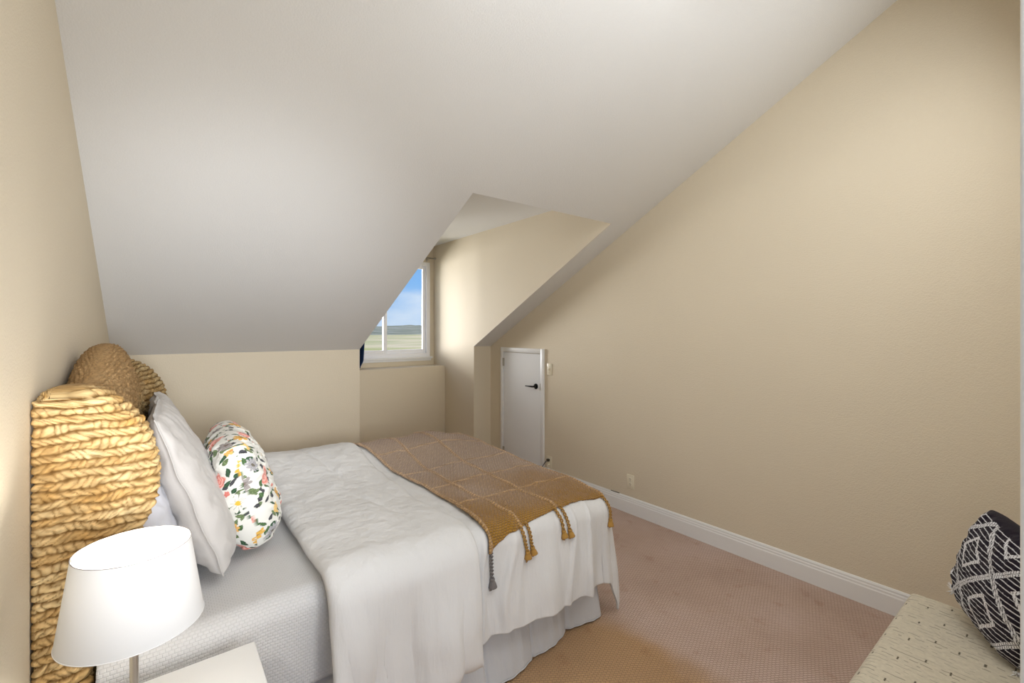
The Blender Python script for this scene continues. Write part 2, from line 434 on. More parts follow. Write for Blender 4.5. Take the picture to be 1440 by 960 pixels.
# rod and curtain
r = thing('curtain_rod', 'thin brushed nickel curtain rod mounted above the dormer window', 'curtain rod', (2.2, YW - .085, 2.455))
MB().tube([(DX0 + .012, YW - .085, 2.455), (2.84, YW - .085, 2.455)], .008, 14).build('rod', M['nickel'], r, smooth=True)
MB().lathe([(0, -.012), (.010, -.011), (.014, -.003), (.014, .003), (.009, .012), (.006, .016)], (2.852, YW - .085, 2.455), 20, 'x').build('finial', M['nickel'], r, smooth=True)
for xx_ in (1.60, 2.775):
    b = MB(); b.box(xx_ - .010, xx_ + .010, YW - .004, YW, 2.42, 2.475); b.tube([(xx_, YW - .003, 2.44), (xx_, YW - .06, 2.44), (xx_, YW - .085, 2.447)], .005)
    b.build('bracket', M['nickel'], r)
rebase(r)
nu, nv = 160, 60
U, Vv = np.meshgrid(np.linspace(0, 1, nu), np.linspace(0, 1, nv), indexing='ij')
wd = .30 + .05 * np.sin(Vv * 2.6)
X = DX0 + .018 + U * wd * (1 - .10 * sst(.93, 1, Vv)); Y = YW - .085 + (.026 + .012 * Vv) * np.sin(U * 2 * PI * 7 + .6 * np.sin(Vv * 3)) - .015 * np.sin(Vv * PI)
Z = 2.452 - Vv * (2.452 - ZLEDGE - .006)
cu = mesh_obj('curtain', np.stack([X, Y, Z], -1).reshape(-1, 3), gridF(nu, nv), M['navy'])
tag(cu, 'dark navy blue curtain gathered at the left side of the dormer window', 'curtain')
so = cu.modifiers.new('s', 'SOLIDIFY'); so.thickness = .003

# ------------------------------------------------------------------ outside
def terrain(name, x0, x1, y0, y1, nx, ny, fz, mat):
    X, Y = np.meshgrid(np.linspace(x0, x1, nx), np.linspace(y0, y1, ny), indexing='ij')
    return mesh_obj(name, np.stack([X, Y, fz(X, Y)], -1).reshape(-1, 3), gridF(nx, ny), mat)
g = terrain('farmland', -2500, 3500, 12, 2600, 90, 90, lambda X, Y: -10 - 8 * sst(12, 300, Y) + 3 * vnoise(X / 160, Y / 160, 3), M['field']); struct(g)
g = terrain('hills', -3500, 5000, 1500, 3600, 160, 50, lambda X, Y: -30 + sst(1500, 3300, Y) * (72 + 22 * vnoise(X / 350, Y / 500, 9, 4)), M['hill']); struct(g)

# ------------------------------------------------------------------ bed
PX, Q0, Q1 = 1.84, 1.66, 3.10
def topz(x, y, z0=.668, puff=1):
    z = z0 + puff * .085 * np.exp(-((y - 2.93) / .30) ** 2) * (1 - .65 * sst(1.55, 1.9, x)) - .02 * sst(1.98, 1.60, y) * sst(1.3, 1.9, x)
    z = z + puff * (.010 * vnoise(x * 3.1, y * 2.3, 5) + .006 * vnoise(x * 9 + y * 3, y * 4, 6))
    return z
def drape(p, q, r=.09, z0=.668, off=0., puff=1., fold=1., q0=Q0, q1=Q1, px=PX, flare=.07, seed=0):
    dx = np.maximum(0, p - px); dn = np.maximum(0, q0 - q); df = np.maximum(0, q - q1); dy = dn + df
    e = (dx ** 2.8 + dy ** 2.8 + 1e-12) ** (1 / 2.8); h = np.hypot(dx, dy) + 1e-9
    ux = dx / h; uy = np.where(dn > 0, -1., 1.) * dy / h
    R = r + off; ar = PI / 2 * r
    a = np.minimum(e, ar) / r
    out = R * np.sin(a) + np.maximum(0, e - ar) * flare; drop = R * (1 - np.cos(a)) - off * 1 + np.maximum(0, e - ar)
    th = np.arctan2(dx, dn + 1e-9)
    t = np.minimum(p, px) - np.clip(q, q0, q1) + th * .22
    t = t + .05 * vnoise(t * 2.5, e * 2.5, 11 + seed)
    am = fold * sst(.04, .40, e)
    w1 = vnoise(t * 4.2 + .5 * e, e * .8, 21 + seed, 2); w2 = vnoise(t * 11 - 1.2 * e, e * 1.1, 61 + seed, 2); w3 = vnoise(t * 4 + 9, e * 1.5, 81 + seed, 1)
    fo = am * (.036 * w1 + .024 * w2) + .012 * am * sst(1.35, 1.8, p) * np.sin(t * 2 * PI / .17)
    rg = 1 - np.sqrt(vnoise(t * 8.0 + .8 * e, e * .7, 41 + seed, 1) ** 2 + .03)
    cr = fold * sst(.0, .14, e) * .036 * np.clip(rg - .45, 0, 1) ** 2 * 3.3 * sst(-.6, .5, w3)
    out = out + fo + cr
    bx = np.minimum(p, px); by = np.clip(q, q0, q1)
    top_cr = fold * .006 * (1 - np.abs(vnoise((p - .35 * (q - 2)) * 4.5, q * 1.1, 91 + seed, 1))) ** 4
    z = topz(bx, by, z0, puff) - drop + top_cr
    return np.stack([bx + ux * out, by + uy * out, z], -1)
def nrm(G):
    gu = np.gradient(G, axis=0); gv = np.gradient(G, axis=1); n = np.cross(gu, gv); n /= np.linalg.norm(n, axis=-1, keepdims=True) + 1e-9
    return n
def add_uv(o, uv):
    me = o.data; l = me.uv_layers.new(name='UVMap')
    vi = np.empty(len(me.loops), dtype=np.int32); me.loops.foreach_get('vertex_index', vi)
    l.data.foreach_set('uv', uv[vi].ravel())

bed = thing('bed', 'queen bed with a wavy woven seagrass headboard and white gathered skirt', 'bed', (.9, 2.4, 0))
MB().box(-.105, 1.80, 1.69, 3.07, .36, .585).build('mattress', M['mattress'], bed, bevel=.045, seg=4)
MB().box(-.055, 1.80, 1.69, 3.07, .14, .355).build('box_spring', M['mattress'], bed, bevel=.015)
b = MB()
for x_ in (.02, .85, 1.68):
    for y_ in (1.76, 3.0):
        b = MB(); b.tube([(x_, y_, 0), (x_, y_, .14)], .02); b.build('bed_foot', M['black'], bed)
# skirt, pleated, round three sides
path = []
for x_ in np.linspace(-.06, 1.83, 420): path.append((x_, 1.655, 0, -1))
for a in np.linspace(0, PI / 2, 16)[1:-1]: path.append((1.83 + .02 * math.sin(a), 1.675 - .02 * math.cos(a), math.sin(a), -math.cos(a)))
for y_ in np.linspace(1.675, 3.09, 300): path.append((1.85, y_, 1, 0))
for x_ in np.linspace(1.83, -.06, 120): path.append((x_, 3.11, 0, 1))
path = np.array(path); n = len(path); nv = 30
ds = np.r_[0, np.cumsum(np.hypot(*np.diff(path[:, :2], axis=0).T))]
tt = np.linspace(0, 1, nv)
S_, T_ = np.meshgrid(ds, tt, indexing='ij')
fl = (.038 + .055 * sst(1.62, 1.15, S_ - .06)) * (S_ < 1.9) + .02 * (S_ >= 1.9)
wv = .009 * np.sin(S_ * 2 * PI / .31 + .8 * np.sin(S_ * 5)) + .002 * np.sin(S_ * 2 * PI / .071 + 1) + .014 * vnoise(S_ * 6, T_ * .6, 31, 2)
pleat = -.014 * np.exp(-((np.mod(S_ + .08 * vnoise(S_ * 2, T_ * 0, 8), .27) - .115) / .010) ** 2)
o_ = fl * T_ ** 1.2 + (wv + pleat) * (.25 + .75 * T_)
V = np.stack([path[:, 0][:, None] + path[:, 2][:, None] * o_, path[:, 1][:, None] + path[:, 3][:, None] * o_, .40 - T_ * (.392 - .010 * np.abs(vnoise(S_ * 6, T_ * 0, 77)))], -1)
sk = mesh_obj('bed_skirt', V.reshape(-1, 3), gridF(n, nv), M['skirt'], bed)
so = sk.modifiers.new('s', 'SOLIDIFY'); so.thickness = .003
hb = MB(); hp = [tuple(V[i, -1] + np.array([path[i, 2] * .002, path[i, 3] * .002, .003])) for i in range(0, n, 2)]
hb.tube(hp, .0028, 6).build('skirt_hem', M['skirt'], bed, smooth=True)

# --- headboard: thick, wavy, wrapped in rows of seagrass rope
HY0, HY1, HC = 1.665, 3.165, 2.415
def hb_T(y):
    a = np.abs(y - HC)
    return 1.353 + .118 * np.where(a < .46, np.cos(PI * np.minimum(a, .46) / .92) ** 1.3, 0) + .02 * sst(2.8, 3.0, y) + .012 * np.sin(np.clip((a - .45) / .3, 0, 1) * PI) - .010 * sst(.69, .75, a)
def hb_D(y):
    a = np.abs(y - HC); return .185 + .060 * sst(.30, .72, a) + .042 * sst(2.6, 3.1, y)
def hb_B(y):
    a = np.abs(y - HC); return .085 - .06 * sst(.3, .7, a)
nz_lo, nz_hi = 300, 130
nsn, nsf, nsfar, nsb = 90, 330, 60, 260
Zl = np.linspace(0, 1, nz_lo, endpoint=False); Zh = np.linspace(0, 1, nz_hi)
def level(k):
    if k < nz_lo: return Zl[k], 0.0
    return 1.0, Zh[k - nz_lo]
nk = nz_lo + nz_hi
ns = nsn + nsf + nsfar + nsb
yF = np.linspace(HY0, HY1, nsf)
A = np.zeros((ns, nk, 3)); SR = np.zeros((ns, nk, 2))
lo = .04
for k in range(nk):
    tl, th_ = level(k); ph = th_ * PI / 2 * .9999
    def sec(y):
        Tt = hb_T(y); zcn = Tt - .25
        z = lo + (zcn - lo) * tl if k < nz_lo else zcn + .25 * np.sin(ph)
        B = hb_B(y); xt = XL + .008 + B; D = hb_D(y)
        if k < nz_lo:
            t = (zcn - z) / .30; Dz = D * np.maximum(1 - .70 * t * t, .40); xf = XL + .008 + Dz; xb = XL + .008 + 0 * y
        else:
            c = np.cos(ph) ** .80; xf = xt + (D - B) * c; br_ = .03 + .09 * sst(HY0 + .05, HY0 + .5, y); xb = xt - B * np.sqrt(np.clip(1 - np.clip((z - (Tt - br_)) / br_, 0, 1) ** 2, 0, 1))
        rho = z if k < nz_lo else zcn + ph * .225
        return z + 0 * y, xf, xb, rho + 0 * y
    z, xf, xb, rho = sec(np.array([HY0])); t = np.linspace(0, 1, nsn)
    A[:nsn, k] = np.stack([xb[0] + (xf[0] - xb[0]) * t, HY0 + .022 * (1 - np.sqrt(1 - np.clip((t - .86) / .14, 0, 1) ** 2 * .98)), 0 * t + z[0]], -1)
    SR[:nsn, k, 0] = (t - 1) * (xf[0] - xb[0]); SR[:nsn, k, 1] = z[0]
    yy = HY0 + .022 + (HY1 - HY0 - .044) * np.linspace(0, 1, nsf) ** 1.15; z, xf, xb, rho = sec(yy)
    sl = slice(nsn, nsn + nsf); mxr = sst(HY0, HY0 + .3, yy); rho = z * (1 - mxr) + rho * mxr
    A[sl, k] = np.stack([xf, yy, z], -1); SR[sl, k, 0] = yy - HY0; SR[sl, k, 1] = rho
    z, xf, xb, rho = sec(np.array([HY1])); t = np.linspace(0, 1, nsfar); sl = slice(nsn + nsf, nsn + nsf + nsfar)
    A[sl, k] = np.stack([xf[0] + (xb[0] - xf[0]) * t, HY1 + 0 * t, 0 * t + z[0]], -1); SR[sl, k, 0] = 1.5 + t * .24; SR[sl, k, 1] = rho[0]
    yy = np.linspace(HY1 - .02, HY0 + .02, nsb); z, xf, xb, rho = sec(yy); sl = slice(ns - nsb, ns)
    A[sl, k] = np.stack([xb, yy, z], -1); SR[sl, k, 0] = 1.8 + HY1 - yy; SR[sl, k, 1] = rho
gu = np.roll(A, -1, 0) - np.roll(A, 1, 0); gv = np.gradient(A, axis=1); nn = np.cross(gu, gv); nn /= np.linalg.norm(nn, axis=-1, keepdims=True) + 1e-9
s, rho = SR[..., 0], SR[..., 1]
rho = rho + .009 * vnoise(s * 7, rho * 9, 2) + .004 * vnoise(s * 30, rho * 30, 22) + .0015 * np.sin(s * 60 + rho * 90)
RH = .0235
row = np.floor(rho / RH); rr_ = rho / RH - row
bul = np.sqrt(np.clip(1 - (2 * rr_ - 1) ** 2, 0, 1))
par = np.where(np.mod(row, 2) < 1, 1., -1.)
sj = s + .011 * np.sin(row * 12.9) + .016 * vnoise(s * 24, row * 3.3, 12)
st = np.abs(np.sin(PI * (sj / .021 + par * (rr_ - .5) * 1.1)))
st2 = np.abs(np.sin(PI * (sj / .0085 + par * (rr_ - .5) * 2.0)))
fuzz = sst(1.17, 1.30, A[..., 2]) * sst(HY0 + .03, HY0 + .20, A[..., 1]) * sst(2.95, 2.7, A[..., 1])
depth = bul * (.40 + .60 * st ** .6)
disp = (.0085 * bul ** .8 + .0085 * st ** .7 * bul + .0018 * st2 * bul + .0050 * vnoise(s * 75, rho * 75, 3, 2)) * (1 - .55 * fuzz) + fuzz * .004 * vnoise(s * 160, rho * 160, 4, 2)
back = np.zeros(ns); back[-nsb:] = 1
disp = disp * (1 - .3 * back[:, None]) * .9
lv = np.r_[np.zeros(nz_lo), Zh]
A2 = A + nn * ((disp - .006) * (1 - .97 * sst(.80, .985, lv))[None, :])[..., None]
A2[..., 0] = np.maximum(A2[..., 0], XL + .002)
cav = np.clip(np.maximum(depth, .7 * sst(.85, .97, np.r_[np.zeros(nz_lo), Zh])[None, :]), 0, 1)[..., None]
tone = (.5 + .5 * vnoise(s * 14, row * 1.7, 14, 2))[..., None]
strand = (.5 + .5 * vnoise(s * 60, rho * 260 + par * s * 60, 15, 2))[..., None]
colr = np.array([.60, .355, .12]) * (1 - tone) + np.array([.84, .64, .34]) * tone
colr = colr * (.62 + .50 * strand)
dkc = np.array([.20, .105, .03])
cr_ = dkc + (colr - dkc) * sst(.25, .85, cav)  # shade in the gaps between rope strands, painted in by depth
shaded_top = np.array([.30, .185, .085]) * (.7 + .6 * (.5 + .5 * vnoise(s * 130, rho * 130, 16, 2)))[..., None]  # shaded top of the crest, painted as darker brown fuzz
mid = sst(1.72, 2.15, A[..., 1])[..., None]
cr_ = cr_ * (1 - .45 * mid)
cr_ = cr_ * (1 - .85 * fuzz[..., None]) + shaded_top * .85 * fuzz[..., None]
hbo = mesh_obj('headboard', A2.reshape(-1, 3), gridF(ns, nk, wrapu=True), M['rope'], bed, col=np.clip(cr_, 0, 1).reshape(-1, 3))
hbo['label'] = 'golden seagrass rope headboard with wavy top and bulging wings'
rebase(bed)

# --- quilt
p = np.linspace(-.125, 1.2, 156); q = np.r_[np.linspace(3.05 + .30, 3.05, 20)[:-1], np.linspace(3.05, 1.69, 110)[:-1], np.linspace(1.69, 1.69 - .345, 50)]
Pg, Qg = np.meshgrid(p, q, indexing='ij')
G = drape(Pg, Qg, r=.065, z0=.640, puff=.35, fold=.28, q0=1.69, q1=3.05, px=3, flare=.02, seed=3)
Gz = G[..., 2]; G[..., 2] = np.maximum(Gz, .28)
qo = mesh_obj('quilt', G.reshape(-1, 3), gridF(*Pg.shape, flip=False), M['quilt'])
add_uv(qo, np.stack([Pg.ravel(), Qg.ravel()], -1))
tag(qo, 'white textured quilt with a small woven block pattern under the duvet', 'quilt')
so = qo.modifiers.new('s', 'SOLIDIFY'); so.thickness = .006; so.offset = 0
# --- duvet
def cloth(name, p, q, off, mat, parent=None, edge=None, seed=0, thick=.012, **kw):
    Pg, Qg = np.meshgrid(p, q, indexing='ij')
    o = off if edge is None else edge(Pg, Qg)
    G = drape(Pg, Qg, off=0, seed=seed, **kw)
    n_ = nrm(G); n_ *= np.where(n_[..., 2:3].mean() < 0, -1, 1)
    G = G + n_ * (np.asarray(o)[..., None] if np.ndim(o) else o)
    ob = mesh_obj(name, G.reshape(-1, 3), gridF(*Pg.shape), mat, parent)
    if thick:
        s_ = ob.modifiers.new('s', 'SOLIDIFY'); s_.thickness = thick; s_.offset = 0
    return ob, G, n_, Pg, Qg
ov = .485
q = np.r_[np.linspace(Q1 + ov, Q1, 50)[:-1], np.linspace(Q1, Q0, 170)[:-1], np.linspace(Q0, Q0 - ov, 100)]
p = np.r_[np.linspace(.52, PX, 190)[:-1], np.linspace(PX, PX + ov + .055, 110)]
duvet, GD, ND, PD, QD = cloth('duvet', p, q, 0, M['duvet'], fold=1)
tag(duvet, 'thick white duvet draped over the bed with a folded back top edge', 'duvet')
hem = MB()
# turned back flap on top of it
ovf = .545
qf = np.r_[np.linspace(Q1 + ov, Q1, 40)[:-1], np.linspace(Q1, Q0, 170)[:-1], np.linspace(Q0, Q0 - ovf, 110)]
pf = np.linspace(.455, 1.03, 150)
def fl_edge(Pg, Qg):
    a = np.minimum(Pg - .455, 1.03 - Pg + .02 * vnoise(Qg * 4, Qg * 0, 19)); e2 = np.minimum(a, Qg - (Q0 - ovf))
    r_ = np.clip(e2 / .05, 0, 1)
    return .004 + .034 * np.sqrt(1 - (1 - r_) ** 2) + .006 * vnoise(Pg * 8, Qg * 3, 23) - .012 * np.exp(-((Pg - .80 + .10 * (Qg - 2.2) + .02 * np.sin(Qg * 9)) / .018) ** 2) * (.5 + .5 * vnoise(Qg * 3, Pg * 0, 3))
fo, GF, NF, _, _ = cloth('folded_flap', pf, qf, 0, M['duvet'], duvet, edge=fl_edge, seed=5, fold=1.1)
# --- throw
def hem_e(pp): return np.interp(pp, [1.08, 1.13, 1.20, 1.29, 1.50, 1.70, 1.90], [.150, .125, .100, .080, .055, .040, .050])
def left_p(qq): return np.interp(qq, [1.5, 1.62, 1.9, 2.2, 2.7, 3.1, 3.3], [1.095, 1.10, 1.13, 1.13, 1.085, 1.03, 1.02])
na, nb_ = 330, 420
a_, b_ = np.meshgrid(np.linspace(0, 1, na), np.linspace(0, 1, nb_), indexing='ij')
P1 = 1.885
hemq = Q0 - hem_e(1.10 + a_ * (P1 - 1.10))
Qt = 3.28 + (hemq - 3.28) * b_
Pt = left_p(Qt) + (P1 + .01 * np.sin(Qt * 5) - left_p(Qt)) * a_
def on_duvet(pp, qq, o):
    h = 1e-3
    c = drape(pp, qq); dp = drape(pp + h, qq) - c; dq = drape(pp, qq - h) - c
    n_ = np.cross(dp, dq); n_ /= -np.linalg.norm(n_, axis=-1, keepdims=True)
    return c + n_ * np.asarray(o)[..., None], n_
pl_ = [1.28, 1.53]; ql_ = [1.88, 2.165, 2.46, 2.78, 3.08]
cs, nsmp = on_duvet(Pt, Qt, 0 * Pt)
bord = np.minimum(Pt - left_p(Qt), P1 - Pt)
dY = np.abs(bord - .008)
for v_ in pl_: dY = np.minimum(dY, np.abs(Pt + .012 * np.sin(Qt * 4) - v_))
dX = 1e9 * np.ones_like(Pt)
for v_ in ql_: dX = np.minimum(dX, np.abs(Qt + .012 * np.sin(Pt * 7) - v_))
ridge = np.maximum(1.0 * np.exp(-(dY / .0075) ** 2) * (.80 + .20 * np.sin(Qt * 2 * PI / .018 + Pt * 120)), .62 * np.exp(-(dX / .0050) ** 2))
o = .0125 + .012 * ridge + .0012 * np.sin(Qt * 2 * PI / .0130) * np.sin(Pt * 2 * PI / .020)
smooth_o = o + .004 * vnoise(Pt * 5, Qt * 5, 33)
Gt, _ = on_duvet(Pt, Qt, smooth_o)
Gt[..., 2] += 0
far = sst(1.66, 2.35, Qt + .25 * vnoise(Pt * 2.2, Qt * 2.2, 51))[..., None]  # daylight reflecting off the far part, painted into the yarn colour
ct = np.array([.33, .175, .030]) * (1 - far) + np.array([.47, .355, .255]) * far
ct = ct * (1 - .75 * ridge[..., None]) + np.array([.62, .41, .22]) * .75 * ridge[..., None]
ct = ct * (.88 + .2 * (.5 + .5 * vnoise(Pt * 120, Qt * 120, 52, 2)))[..., None]
th = mesh_obj('throw_blanket', Gt.reshape(-1, 3), gridF(na, nb_), M['throw'], col=ct.reshape(-1, 3))
add_uv(th, np.stack([Pt.ravel(), Qt.ravel()], -1))
tag(th, 'ochre knitted throw with raised grid lines and tassels across the bed foot', 'throw blanket')
so = th.modifiers.new('s', 'SOLIDIFY'); so.thickness = .008; so.offset = 0
def tassel(pp, length, dpd, mat, lab=None):
    e0 = float(hem_e(pp))
    ss = np.linspace(0, 1, 40)
    qq = Q0 - e0 + .008 - ss * length; ppv = pp + dpd * ss
    c, n_ = on_duvet(ppv, qq, 0 * ss + .017)
    c = c - 0; b = MB()
    # two-strand braid
    nb = int(length * .72 / .012)
    k1 = int(40 * .76)
    tg = np.gradient(c, axis=0); tg /= np.linalg.norm(tg, axis=1, keepdims=True); sd = np.cross(tg, n_)
    fine = np.linspace(0, k1, 90); ci = np.stack([np.interp(fine, np.arange(40), c[:, j]) for j in range(3)], -1)
    si = np.stack([np.interp(fine, np.arange(40), sd[:, j]) for j in range(3)], -1); ni = np.stack([np.interp(fine, np.arange(40), n_[:, j]) for j in range(3)], -1)
    for w_ in (0, PI):
        an = fine / k1 * nb * PI * .9 + w_
        pts = ci + si * (.0054 * np.cos(an))[:, None] + ni * (.0044 * np.sin(an))[:, None]
        b.tube([tuple(x) for x in pts], .0036, 7)
    # tufted end
    cc_ = c[k1 - 1:]; m_ = len(cc_)
    pr = np.interp(np.linspace(0, 1, m_), [0, .12, .3, .6, 1], [.006, .012, .010, .015, .019])
    b.tube([tuple(x) for x in cc_], list(pr), 12)
    for k in range(9):
        w_ = (k / 8 - .5) * 2
        b.tube([tuple(cc_[2] + sd[k1] * w_ * .006), tuple(cc_[-1] + sd[k1] * w_ * .017 + tg[k1] * random.uniform(.003, .010))], .0026, 5)
    o = b.build('tassel', mat, th, smooth=True)
    if lab: o['label'] = lab
for a in ((1.108, .160, .012, M['greyyarn'], 'grey braided corner tassel'), (1.275, .135, .022, M['ochre']), (1.312, .135, .026, M['ochre']), (1.512, .130, .016, M['ochre']), (1.548, .135, .018, M['ochre']), (1.862, .150, .06, M['ochre'])): tassel(*a)

# ------------------------------------------------------------------ pillows
def pillow(name, w, h, t, centre, yaw, lean, mat, n=120, pinch=.10, wr=1., seed=0, colf=None, sag=.0, flange=0, m_=None, roll=0, edge=2.2, roundc=.0):
    """local a = width (along the bed's width), b = height, c = thickness. yaw turns it about Z, lean tips it back"""
    a_l, b_l = np.meshgrid(np.linspace(-1, 1, n), np.linspace(-1, 1, n), indexing='ij')
    a = .35 * a_l + .65 * np.sin(a_l * PI / 2); b = .35 * b_l + .65 * np.sin(b_l * PI / 2)
    tot = []
    for sgn in (1, -1):
        A_ = np.abs(a); B_ = np.abs(b)
        fa = 1 - flange / (w / 2); fb = 1 - flange / (h / 2)
        ta = np.clip(A_ / fa, 0, 1); tb = np.clip(B_ / fb, 0, 1)
        th_ = (1 - ta ** edge) ** .5 * (1 - tb ** edge) ** .5
        th_ = th_ ** .85
        if sag: th_ = th_ * (1 + sag * (-b) * .6)
        wrk = wr * (.007 * vnoise(a * 4 + 3, b * 4, seed + 1) + .004 * vnoise(a * 11, b * 9 + a * 3, seed + 2)
                    + .010 * np.exp(-((1 - A_) / .18)) * np.sin(b * 19 + seed) * (1 - np.clip(1 - (1 - A_) * 8, 0, 1)) + .010 * np.exp(-((1 - B_) / .18)) * np.sin(a * 21 + seed) * (1 - np.clip(1 - (1 - B_) * 8, 0, 1)))
        X = a * w / 2 * (1 - pinch * (1 - B_ ** 2) * A_ ** 2 * .9 * 0) ; Y = b * h / 2
        # sides pull in between the corners; corners rounded
        X = X * (1 - pinch * (1 - b ** 2) * A_ ** 3); Y = Y * (1 - pinch * (1 - a ** 2) * B_ ** 3)
        if roundc:
            k = 1 - roundc * (A_ * B_) ** 3; X = X * k; Y = Y * k
        Zt = sgn * (t / 2 * th_ + wrk * np.clip(th_ * 3, 0, 1)) + sgn * .0015 + .006 * wr * vnoise(a * 3, b * 3, seed + 9) * (1 - th_)
        tot.append(np.stack([X, Y, Zt], -1))
    V = np.concatenate([g_.reshape(-1, 3) for g_ in tot]); F0 = gridF(n, n); F1 = gridF(n, n, flip=True) + n * n
    # stitch rim
    rim = [i * n for i in range(n)] + [(n - 1) * n + j for j in range(1, n)] + [i * n + n - 1 for i in range(n - 2, -1, -1)] + [j for j in range(n - 2, 0, -1)]
    rim = np.array(rim); r2 = np.roll(rim, -1)
    F2 = np.stack([rim, rim + n * n, r2 + n * n, r2], -1)
    F = np.concatenate([F0, F1, F2])
    col = None
    if colf is not None:
        G0 = tot[0]; c0 = n // 2
        sa = np.concatenate([np.zeros((1, n)), np.cumsum(np.linalg.norm(np.diff(G0, axis=0), axis=-1), 0)], 0); sa = sa - sa[c0:c0 + 1]
        sb = np.concatenate([np.zeros((n, 1)), np.cumsum(np.linalg.norm(np.diff(G0, axis=1), axis=-1), 1)], 1); sb = sb - sb[:, c0:c0 + 1]
        c = colf(sa, sb); c2 = colf(sa + 1.37, sb + .71); col = np.concatenate([c.reshape(-1, 3), c2.reshape(-1, 3)])
    # axes: a -> +Y, b -> +Z, c -> +X
    R = Matrix(((0, 0, 1), (1, 0, 0), (0, 1, 0))).to_4x4()
    Mx = Matrix.Rotation(yaw, 4, 'Z') @ Matrix.Rotation(-lean, 4, 'Y') @ R @ Matrix.Rotation(roll, 4, 'Z')
    if m_ is not None: Mx = m_
    o = mesh_obj(name, V, F, mat, col=col)
    o.matrix_world = Matrix.Translation(centre) @ Mx
    return o
s1 = pillow('bed_pillow', .66, .46, .13, (-.005, 2.10, .885), 0, math.radians(17), M['sheet'], 80, seed=60)
tag(s1, 'plain white pillow tucked between the headboard and the front linen cushion', 'pillow')
s1b = pillow('bed_pillow', .66, .46, .13, (-.005, 2.80, .885), 0, math.radians(17), M['sheet'], 80, seed=64)
tag(s1b, 'plain white pillow hidden behind the far linen cushion', 'pillow')
s2 = pillow('linen_cushion', .60, .62, .17, (.100, 2.13, .955), math.radians(-2), math.radians(19), M['sham'], 110, seed=20, pinch=.02, wr=.7, sag=.5, flange=.010, roundc=.05)
tag(s2, 'pale grey linen square cushion at the near side of the bed, beside the lamp', 'cushion')
s3 = pillow('linen_cushion', .62, .63, .15, (.095, 2.76, .925), 0, math.radians(19), M['sham'], 110, seed=26, pinch=.05, sag=.4, flange=.012)
tag(s3, 'pale grey linen square cushion behind the floral pillow, farther from the lamp', 'cushion')

def flower_print(x, y):
    r = np.random.default_rng(12)
    x = x * .84 + .03; y = y * .84 + .02
    sh = x.shape; col = np.ones(sh + (3,)) * np.array([.68, .67, .62])
    def put(mask, c): col[mask] = c
    per = .25
    X = np.mod(x + 10 * per, per); Y = np.mod(y + 10 * per, per)
    def loc(cx, cy):
        dx = (X - cx + per / 2) % per - per / 2; dy = (Y - cy + per / 2) % per - per / 2
        return dx, dy
    def leaf(cx, cy, an, ln, wd, c):
        dx, dy = loc(cx, cy); u = dx * math.cos(an) + dy * math.sin(an); v = -dx * math.sin(an) + dy * math.cos(an)
        m_ = (np.abs(u) < ln) & (np.abs(v) < wd * (1 - (u / ln) ** 2)); put(m_, c)
        put(m_ & (np.abs(v) < .0012), np.array(c) * 1.6)
    for k in range(64):
        g = random.Random(k)
        leaf(g.uniform(0, per), g.uniform(0, per), g.uniform(0, PI), g.uniform(.010, .017), g.uniform(.005, .008), [(.06, .11, .045), (.035, .075, .04), (.11, .15, .07), (.05, .05, .055)][k % 4])
    def daisy(cx, cy, R, npet, c, cc, ph=0):
        dx, dy = loc(cx, cy); rr = np.hypot(dx, dy); an = np.arctan2(dy, dx) + ph
        lim = R * (.45 + .55 * np.abs(np.cos(an * npet / 2)) ** .7)
        m_ = rr < lim; put(m_, c)
        put(m_ & (np.abs(np.cos(an * npet / 2)) < .28) & (rr > R * .2), np.array(c) * .55)
        put(rr < R * .22, cc)
    def rose(cx, cy, R, c1, c2):
        dx, dy = loc(cx, cy); rr = np.hypot(dx, dy); an = np.arctan2(dy, dx)
        lim = R * (.88 + .12 * np.cos(an * 5)); m_ = rr < lim
        sw = .5 + .5 * np.sin(rr / R * 15 + an * 2 + 1.5 * np.sin(an * 3))
        cc = np.array(c1) * (1 - sw[..., None]) + np.array(c2) * sw[..., None]
        col[m_] = cc[m_]
    rose(.055, .060, .033, (.62, .20, .16), (.80, .45, .38)); rose(.185, .20, .026, (.58, .19, .15), (.78, .42, .36))
    rose(.045, .19, .020, (.70, .42, .12), (.8, .6, .25))
    daisy(.125, .115, .036, 12, (.70, .68, .62), (.65, .42, .06)); daisy(.21, .07, .030, 10, (.30, .27, .26), (.16, .12, .1))
    daisy(.11, .215, .026, 8, (.66, .36, .06), (.25, .12, .03)); daisy(.015, .125, .026, 11, (.36, .35, .36), (.15, .13, .1)); daisy(.215, .145, .019, 7, (.68, .40, .08), (.3, .15, .05))
    daisy(.155, .035, .017, 6, (.70, .40, .12), (.4, .1, .05))
    rose(.165, .155, .010, (.55, .1, .08), (.7, .3, .25)); rose(.09, .005, .011, (.55, .14, .1), (.7, .3, .25))
    return col
fp = pillow('floral_pillow', .66, .46, .23, (.280, 2.28, .885), math.radians(-2), math.radians(13), M['floral'], 380, seed=33, pinch=.03, colf=flower_print, sag=.35, wr=1.2, roundc=.12, edge=3.2)
tag(fp, 'white pillow printed with roses, daisies and green leaves, in front of the linen cushions', 'pillow')

